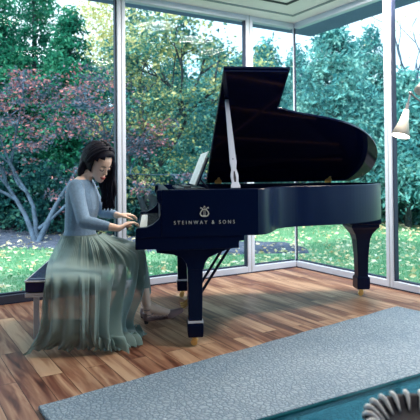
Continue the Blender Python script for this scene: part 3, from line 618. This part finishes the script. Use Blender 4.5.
# shoes
for (an, he, ba, to) in FT:
    s = MB(); 
    for a, b, ra, rb in ((he, ba, .030, .035), (ba, to, .035, .019)): s.tube([L(a), L(b)], [ra, rb], 12); s.ball(L(a), ra, n=6); s.ball(L(b), rb, n=6)
    s.tube([L(an)+Vector((-.012, 0, -.035)), L(he)+Vector((-.006, 0, 0))], [.027, .028], 10)
    o = s.build('shoe', M['shoe'], wm, smooth=True); bake(o, .004, 2)
    zs = [v.co for v in o.data.vertices]
    for v in o.data.vertices:
        # hollow the vamp so that the instep shows
        f_ = (v.co+WO-Vector(he)).dot((Vector(ba)-Vector(he)).normalized())
        if .015 < f_ < .15 and v.co.z > Vector(ba).z-WO.z+.002: v.co.z -= .03
    h = MB(); h.tube([L(he)+Vector((-.008, 0, -.02)), L((he[0]-.008, he[1], 0.001))], [.018, .013], 10); h.build('heel', M['lash'], o)
    for dx, dz in ((.02, .01), (.0, .045)):
        h = MB(); c = Vector(an)+Vector((dx*.6, 0, -.05+dz)); h.tube([L(c+Vector((math.cos(a)*.033, math.sin(a)*.033, .012*math.sin(a)))) for a in [2*math.pi*i/16 for i in range(17)]], .003, 6, cap=False); h.build('ankle_strap', M['shoe'], o)
# ------------------------------------------------------------------ floor lamp
lm = empty('floor_lamp', (2.0, 3.88, 0)); tag(lm, 'floor lamp with cream cone shades on thin curved arms beside the window', 'lamp')
LO = Vector((2.0, 3.88, 0))
t = MB(); t.lathe([(.13, 0), (.13, .012), (.02, .02), (.012, .03)], n=32); t.build('base', M['lampmetal'], lm)
MB().tube([(0, 0, .02), (0, 0, 1.72)], .009, 10).build('pole', M['lampmetal'], lm)
J = P(410.5, 93, 3.85)-LO
t = MB(); t.tube(crom([(0, 0, 1.5), (-.25, -.01, 1.52), P(430, 105, 3.85)-LO, P(420, 101, 3.85)-LO, J], 6), .006, 8); ar = t.build('arm', M['lampmetal'], lm)
MB().ball(J, .013, n=8).build('joint', M['lampmetal'], lm)
def cone(apex, base, r):
    d = (base-apex); n_ = d.length; rot = d.to_track_quat('Z', 'Y').to_matrix(); c = MB()
    c.lathe([(.018, 0), (r*.5, n_*.45), (r, n_), (r-.003, n_), (r*.5-.003, n_*.45), (.015, .004)], apex, 32, rot); o = c.build('shade', M['shade'], lm, smooth=True)
    MB().lathe([(.012, -.05), (.012, .01), (.02, .012)], apex, 12, rot).build('socket', M['lampmetal'], o)
    MB().ball(apex+d*.45, .022, n=8).build('bulb', M['paper'], o); return o
A1 = P(406.5, 110, 3.85)-LO; B1 = P(400.5, 136, 3.82)-LO; MB().tube([J, A1], .006, 8).build('arm', M['lampmetal'], lm); cone(A1, B1, .066)
A2 = P(431, 72, 3.7)-LO; B2 = P(423, 92, 3.66)-LO; cone(A2, B2, .062); MB().tube(crom([(0, 0, 1.72), (-.1, -.1, 1.85), A2], 6), .006, 8).build('arm', M['lampmetal'], lm)
bl_ = bpy.data.lights.new('lamp_bulb_beam', 'POINT'); bl_.energy = 3.5; bl_.shadow_soft_size = .03; bl_.color = (1, .84, .68)
bo_ = bpy.data.objects.new('lamp_bulb_beam', bl_); COL.objects.link(bo_); bo_.location = LO+A1+(B1-A1)*.8
# ------------------------------------------------------------------ garden
GZ = -.12
def ground(name, m_, kind='structure'):
    pass
t = MB(); n_ = 60; X0, X1, Y0, Y1 = -16, 18, -6, 34
def hgt(x, y): return GZ+.05*math.sin(x*.9)*math.sin(y*.7)+(max(0, y-11)*.05)
vs = [(X0+(X1-X0)*i/n_, Y0+(Y1-Y0)*j/n_, (lambda x, y: hgt(x, y) if y > 7.5 or x < -6 else GZ+.0)(X0+(X1-X0)*i/n_, Y0+(Y1-Y0)*j/n_)-.02) for j in range(n_+1) for i in range(n_+1)]
t.add(vs, [(j*(n_+1)+i, j*(n_+1)+i+1, (j+1)*(n_+1)+i+1, (j+1)*(n_+1)+i) for j in range(n_) for i in range(n_)]); struct(t.build('ground', M['lawn']))
def inside_room(x, y):
    dx, dy = x-CORN.x, y-CORN.y; a = -dx*math.cos(PSI)-dy*math.sin(PSI); b = dx*math.sin(PSI)-dy*math.cos(PSI); return (a > -.1) & (b > -.1)
def bedmask(x, y): return ((y > 8.6+.35*np.sin(x*1.3)) & (x < -.2)) | ((y > 8.0+.0*x) & (y < 9.4) & (x > -.2) & (x < 1.7-.2*(y-8)))
# mulch bed sheet, slightly domed
t = MB(); pts = []; nx, ny = 60, 24
for j in range(ny+1):
    for i in range(nx+1):
        x = -9+10.6*i/nx; yb = 8.55+.3*math.sin(x*1.3)-(.55 if x > -.3 else .55*max(0, 1-(abs(x+.3)))); y = yb+(13-yb)*j/ny
        if x > -.2: y = yb+(1.5-.55*max(0, x))*j/ny
        e = min(1, min(i, nx-i, j, ny-j)/2); pts.append((x, y, hgt(x, y)+.06*e-.03+.012*math.sin(x*17+y*9)*e))
t.add(pts, [(j*(nx+1)+i, j*(nx+1)+i+1, (j+1)*(nx+1)+i+1, (j+1)*(nx+1)+i) for j in range(ny) for i in range(nx)]); tag(t.build('mulch_bed', M['mulch'], smooth=True), 'blue grey mulch bed between the lawn and the trees', 'mulch', kind='stuff')
# grass and fallen leaves
N = 90000; x = rng.uniform(-7, 9, N); y = rng.uniform(4.5, 12.5, N); k = ~inside_room(x, y) & ~bedmask(x, y); x, y = x[k], y[k]
z = np.array([hgt(a, b) if b > 7.5 or a < -6 else GZ for a, b in zip(x, y)])
Cc = np.stack([x, y, z+.01], 1); d = rng.normal(size=(len(x), 3))*.35; d[:, 2] = 1; d = unit(d); e = unit(np.cross(d, rng.normal(size=(len(x), 3))))
s = rng.uniform(.015, .035, (len(x), 1)); tag(quads_mesh('grass', Cc, d*s, e*.006, M['grass']), 'green lawn grass outside the windows', 'grass', kind='stuff')
N = 13000; x = rng.uniform(-7, 9, N); y = rng.uniform(4.5, 12.5, N); k = ~inside_room(x, y) & (rng.uniform(size=N) < .55+.45*np.sin(x*1.1)*np.sin(y)); x, y = x[k], y[k]
z = np.array([hgt(a, b) if b > 7.5 or a < -6 else GZ for a, b in zip(x, y)])
tag(leaves('fallen_leaves', np.stack([x, y, z+.03], 1), .038, M['fallen'], None, flatness=.8), 'yellow and pale fallen leaves scattered on the lawn', 'leaves', kind='stuff')
LM = {
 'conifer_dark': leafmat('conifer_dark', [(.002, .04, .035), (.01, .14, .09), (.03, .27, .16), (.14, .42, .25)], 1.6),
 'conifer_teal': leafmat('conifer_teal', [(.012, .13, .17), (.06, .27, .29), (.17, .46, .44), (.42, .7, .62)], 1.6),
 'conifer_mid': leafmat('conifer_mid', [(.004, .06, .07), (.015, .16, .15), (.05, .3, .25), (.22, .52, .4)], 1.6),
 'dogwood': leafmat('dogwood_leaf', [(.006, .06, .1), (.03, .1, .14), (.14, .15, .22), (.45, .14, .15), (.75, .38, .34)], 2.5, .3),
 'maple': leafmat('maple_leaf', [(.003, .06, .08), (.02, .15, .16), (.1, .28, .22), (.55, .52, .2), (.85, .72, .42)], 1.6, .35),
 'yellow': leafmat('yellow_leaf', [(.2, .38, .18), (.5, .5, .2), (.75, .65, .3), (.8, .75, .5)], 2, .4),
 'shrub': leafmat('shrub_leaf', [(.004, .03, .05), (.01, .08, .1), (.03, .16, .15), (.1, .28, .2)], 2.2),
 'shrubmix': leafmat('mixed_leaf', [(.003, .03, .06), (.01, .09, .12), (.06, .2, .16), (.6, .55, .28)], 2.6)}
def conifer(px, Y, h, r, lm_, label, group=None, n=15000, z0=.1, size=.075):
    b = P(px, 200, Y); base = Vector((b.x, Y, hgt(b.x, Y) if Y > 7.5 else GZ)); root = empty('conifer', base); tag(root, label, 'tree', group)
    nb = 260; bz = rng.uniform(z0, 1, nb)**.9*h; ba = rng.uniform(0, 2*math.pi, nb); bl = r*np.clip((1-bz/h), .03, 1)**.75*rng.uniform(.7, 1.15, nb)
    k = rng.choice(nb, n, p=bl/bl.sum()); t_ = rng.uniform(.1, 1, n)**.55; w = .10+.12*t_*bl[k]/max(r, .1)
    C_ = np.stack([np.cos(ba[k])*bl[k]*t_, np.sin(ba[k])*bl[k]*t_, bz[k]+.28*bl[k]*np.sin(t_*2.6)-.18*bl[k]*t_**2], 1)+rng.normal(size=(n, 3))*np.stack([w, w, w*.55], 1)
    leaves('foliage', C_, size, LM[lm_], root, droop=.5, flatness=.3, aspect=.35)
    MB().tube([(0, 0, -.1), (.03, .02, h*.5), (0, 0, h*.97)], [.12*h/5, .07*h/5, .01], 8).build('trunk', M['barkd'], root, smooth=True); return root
def branchy(mb, p0, d, ln, r, depth, tips, up=.1, spread=.6):
    pts = [p0]; q = p0.copy(); dd = d.normalized()
    for i in range(5):
        dd = (dd+Vector((random.gauss(0, .13), random.gauss(0, .13), random.gauss(up*.5, .08)))).normalized(); q = q+dd*ln/5; pts.append(q.copy())
    mb.tube(pts, [r*(1-.12*i) for i in range(6)], 6, cap=False)
    if depth == 0: tips.append(q); tips.append(pts[3]); return
    for k in range(random.choice((2, 3, 3))):
        a = pts[random.choice((3, 4, 5, 5))]; nd = (dd+Vector((random.gauss(0, spread), random.gauss(0, spread), random.gauss(up, .3)))).normalized(); branchy(mb, a, nd, ln*random.uniform(.6, .8), r*.55, depth-1, tips, up, spread)
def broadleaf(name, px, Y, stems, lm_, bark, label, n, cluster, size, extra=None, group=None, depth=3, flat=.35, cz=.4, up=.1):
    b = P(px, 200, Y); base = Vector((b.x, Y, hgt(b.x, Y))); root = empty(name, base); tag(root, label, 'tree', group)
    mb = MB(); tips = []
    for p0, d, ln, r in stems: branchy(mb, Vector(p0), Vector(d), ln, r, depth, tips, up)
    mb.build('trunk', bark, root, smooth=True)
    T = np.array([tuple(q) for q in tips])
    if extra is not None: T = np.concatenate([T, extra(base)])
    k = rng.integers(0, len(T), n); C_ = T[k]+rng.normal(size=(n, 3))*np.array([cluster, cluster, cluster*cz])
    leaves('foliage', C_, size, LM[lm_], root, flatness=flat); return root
def cloud(base, pxr, pyr, Yr, n):           # leaf tiers hung in a region seen through the window
    out = []
    for i in range(n):
        q = P(random.uniform(*pxr), random.uniform(*pyr), random.uniform(*Yr)); out.append(tuple(q-base))
    return np.array(out)
# dogwood with forked pale trunk (left)
broadleaf('dogwood_tree', 36, 9.6, [((0, 0, -.05), (-.35, 0, 1), 1.5, .055), ((.02, 0, -.05), (.5, -.1, 1), 1.5, .06), ((.0, .05, .1), (.05, .1, 1), 1.4, .05), ((.05, .0, .25), (1, .1, .75), 1.3, .035)], 'dogwood', M['bark'],
          'pink leaved tree with forked pale trunk in the mulch bed', 8500, .15, .036, lambda b: np.concatenate([cloud(b, (-20, 118), (72, 150), (8.8, 10.8), 80), cloud(b, (5, 80), (150, 215), (9.0, 9.9), 9)]), depth=3, flat=.5, cz=.22, up=.0)
# yellow-green maple (middle)
broadleaf('maple_tree', 151, 10.4, [((0, 0, -.1), (-.02, 0, 1), 1.9, .17), ((.02, 0, .3), (-.5, 0, 1), 1.5, .07), ((0, 0, 1.2), (.7, -.1, .7), 1.3, .07)], 'maple', M['barkd'],
          'yellow green maple with dark trunk behind the music desk', 11500, .22, .045, lambda b: np.concatenate([cloud(b, (128, 175), (-5, 120), (9.6, 11.4), 34), cloud(b, (165, 225), (80, 190), (9.4, 11.0), 30), cloud(b, (128, 160), (105, 195), (9.2, 10), 12)]), flat=.4, cz=.3)
# thin yellow birch against the sky (left top)
broadleaf('birch_tree', 112, 15.5, [((0, 0, -.1), (0, 0, 1), 3.2, .08), ((.1, 0, -.1), (.25, 0, 1), 3.2, .07)], 'yellow', M['bark'], 'sparse yellow leaved tree standing against the bright sky', 5200, .35, .06, lambda b: cloud(b, (84, 134), (-15, 80), (14.5, 17), 46), depth=2)
# conifers, by pane
g1 = 'dark conifers behind the pink tree'
conifer(-4, 13, 6.2, 1.7, 'conifer_dark', 'dark green conifer at the far left behind the pink tree', n=15000)
conifer(34, 14.5, 7.0, 1.7, 'conifer_dark', 'tall dark green conifer behind the forked pale trunk', n=16000)
conifer(70, 13.2, 5.2, 1.5, 'conifer_dark', 'dark green conifer between the forked trunk and the sparse yellow tree', n=14000)
conifer(98, 15, 3.9, 1.5, 'conifer_mid', 'short blue green conifer below the sparse yellow tree', n=11000)
conifer(133, 16.5, 4.6, 1.6, 'conifer_mid', 'blue green conifer behind the first window mullion', n=10000)
conifer(176, 17.5, 4.9, 1.8, 'conifer_mid', 'blue green conifer rising behind the yellow green maple', n=11000)
conifer(214, 12.8, 4.25, 1.25, 'conifer_teal', 'teal conifer just outside beside the raised piano lid', n=14000)
conifer(240, 15.5, 4.4, 1.3, 'conifer_teal', 'teal conifer behind the second window mullion', n=10000)
conifer(268, 14, 4.5, 1.25, 'conifer_teal', 'slim teal conifer in the narrow pane left of the corner post', n=13000)
conifer(298, 16, 4.7, 1.5, 'conifer_teal', 'teal conifer directly behind the corner post', n=11000)
conifer(334, 12.6, 4.7, 1.7, 'conifer_teal', 'broad teal conifer above the piano tail', n=19000)
conifer(372, 14.5, 4.9, 1.6, 'conifer_teal', 'teal conifer behind the right window mullion', n=13000)
conifer(408, 11.5, 3.35, 1.2, 'conifer_teal', 'low teal conifer behind the cone lamp shade', n=13000)
conifer(440, 13.5, 4.0, 1.4, 'conifer_teal', 'teal conifer at the edge past the lamp', n=9000)
broadleaf('bare_tree', 425, 13.5, [((0, 0, 0), (-.05, 0, 1), 2.6, .09), ((0, 0, .3), (.2, .1, 1), 2.6, .08)], 'yellow', M['bark'], 'nearly bare tree reaching into white sky above the lamp', 500, .25, .04, depth=3, up=.25)
# far row closing the view
for i, (px, h_) in enumerate(((-30, 6), (10, 6.2), (52, 5.6), (160, 4.6), (195, 4.4), (228, 4.2), (255, 4.4), (283, 4.6), (315, 5.0), (352, 5.4), (390, 4.6), (425, 4.2), (460, 4.5))):
    conifer(px, 20+(i % 3)*1.2, h_, 1.8, 'conifer_mid' if i < 4 else 'conifer_teal', 'conifer in the distant row closing off the garden', 'distant row of conifers', n=7000, size=.11, z0=.02)
# shrubs
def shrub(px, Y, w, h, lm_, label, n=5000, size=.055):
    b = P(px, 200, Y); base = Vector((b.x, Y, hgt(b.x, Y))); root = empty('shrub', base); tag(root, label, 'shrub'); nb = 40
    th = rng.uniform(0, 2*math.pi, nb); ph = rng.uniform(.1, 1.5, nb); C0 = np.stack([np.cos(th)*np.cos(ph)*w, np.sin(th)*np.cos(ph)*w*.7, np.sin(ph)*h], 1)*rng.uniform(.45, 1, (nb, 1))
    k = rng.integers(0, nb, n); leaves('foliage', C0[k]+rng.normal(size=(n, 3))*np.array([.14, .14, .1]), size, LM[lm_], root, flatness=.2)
    mb = MB()
    for i in range(0, nb, 3): mb.tube([(0, 0, -.05), tuple(C0[i]*.5+np.array([0, 0, .05])), tuple(C0[i])], [.02, .013, .005], 5)
    mb.build('stem', M['barkd'], root); return root
shrub(-6, 11.3, .9, 1.7, 'shrub', 'dark shrub at the far left edge behind the mulch')
shrub(22, 11.8, 1.0, 1.8, 'shrub', 'dark blue shrub directly behind the forked trunk')
shrub(55, 11.2, 1.0, 1.6, 'shrub', 'dark shrub between the forked trunk and the woman')
shrub(90, 11.6, 1.1, 1.8, 'shrub', 'dark shrub behind the head of the woman')
shrub(122, 11.2, .9, 1.3, 'shrub', 'dark shrub behind the first window mullion and the hands')
shrub(146, 10.9, .7, 1.0, 'shrubmix', 'dark shrub with yellow tips at the foot of the maple')
shrub(172, 11.6, .8, 1.15, 'shrubmix', 'mottled yellow and blue shrub behind the sheet music')
shrub(205, 12.0, .9, 1.2, 'shrubmix', 'mottled shrub behind the left edge of the raised lid')
shrub(262, 11.6, .8, .75, 'shrub', 'low dark shrub seen below the piano rim beside the corner post', 4500)
shrub(305, 12.2, 1.0, .8, 'shrubmix', 'low mottled shrub right of the corner post')
shrub(350, 12.2, 1.0, .8, 'shrub', 'low dark shrub behind the tail leg of the piano')
shrub(405, 12.0, 1.0, 1.1, 'shrub', 'dark shrub beneath the cone lamp shade outside')
# ------------------------------------------------------------------ light
w = bpy.data.worlds.new('world'); SC.world = w; w.use_nodes = True; nt = w.node_tree; bg = nt.nodes['Background']
tc = nt.nodes.new('ShaderNodeTexCoord'); nz = nt.nodes.new('ShaderNodeTexNoise'); nz.inputs['Scale'].default_value = 2.5; nz.inputs['Detail'].default_value = 4; nt.links.new(tc.outputs['Generated'], nz.inputs['Vector'])
rw = ramp(nt, [(.35, (.56, .8, 1.0)), (.65, (.78, .92, 1.0))]); nt.links.new(nz.outputs['Fac'], rw.inputs['Fac']); nt.links.new(rw.outputs['Color'], bg.inputs['Color']); bg.inputs['Strength'].default_value = 1.3
sn_ = bpy.data.lights.new('sun', 'SUN'); sn_.energy = 3.4; sn_.angle = R(5); sn_.color = (1, .95, .85); so_ = bpy.data.objects.new('sun', sn_); COL.objects.link(so_); so_.rotation_euler = (R(48), R(10), R(-38))
def fill_light(x, y, e, size, colr):
    fx = empty('added_fill_light', (x, y, HC)); tag(fx, 'unseen round fill light added at the ceiling to brighten the room', 'light', 'added ceiling fill lights')
    t = MB(); t.lathe([(.24, -.012), (.26, 0), (.225, 0), (.225, -.010)], n=32); t.build('ring', M['frame_white'], fx)
    l = bpy.data.lights.new('added_fill_beam', 'AREA'); l.energy = e; l.shape = 'DISK'; l.size = size; l.color = colr; o = bpy.data.objects.new('added_fill_beam', l); COL.objects.link(o); o.location = (x, y, HC-.03)
for x, y, e in ((1.5, 3.1, 38), (.5, 2.6, 5), (-.9, 3.6, 6), (1.7, 4.9, 20), (.95, 5.0, 34), (.15, 4.95, 20)): fill_light(x, y, e, .44, (1, .86, .72))  # fill lights added out of view to brighten the floor and the woman
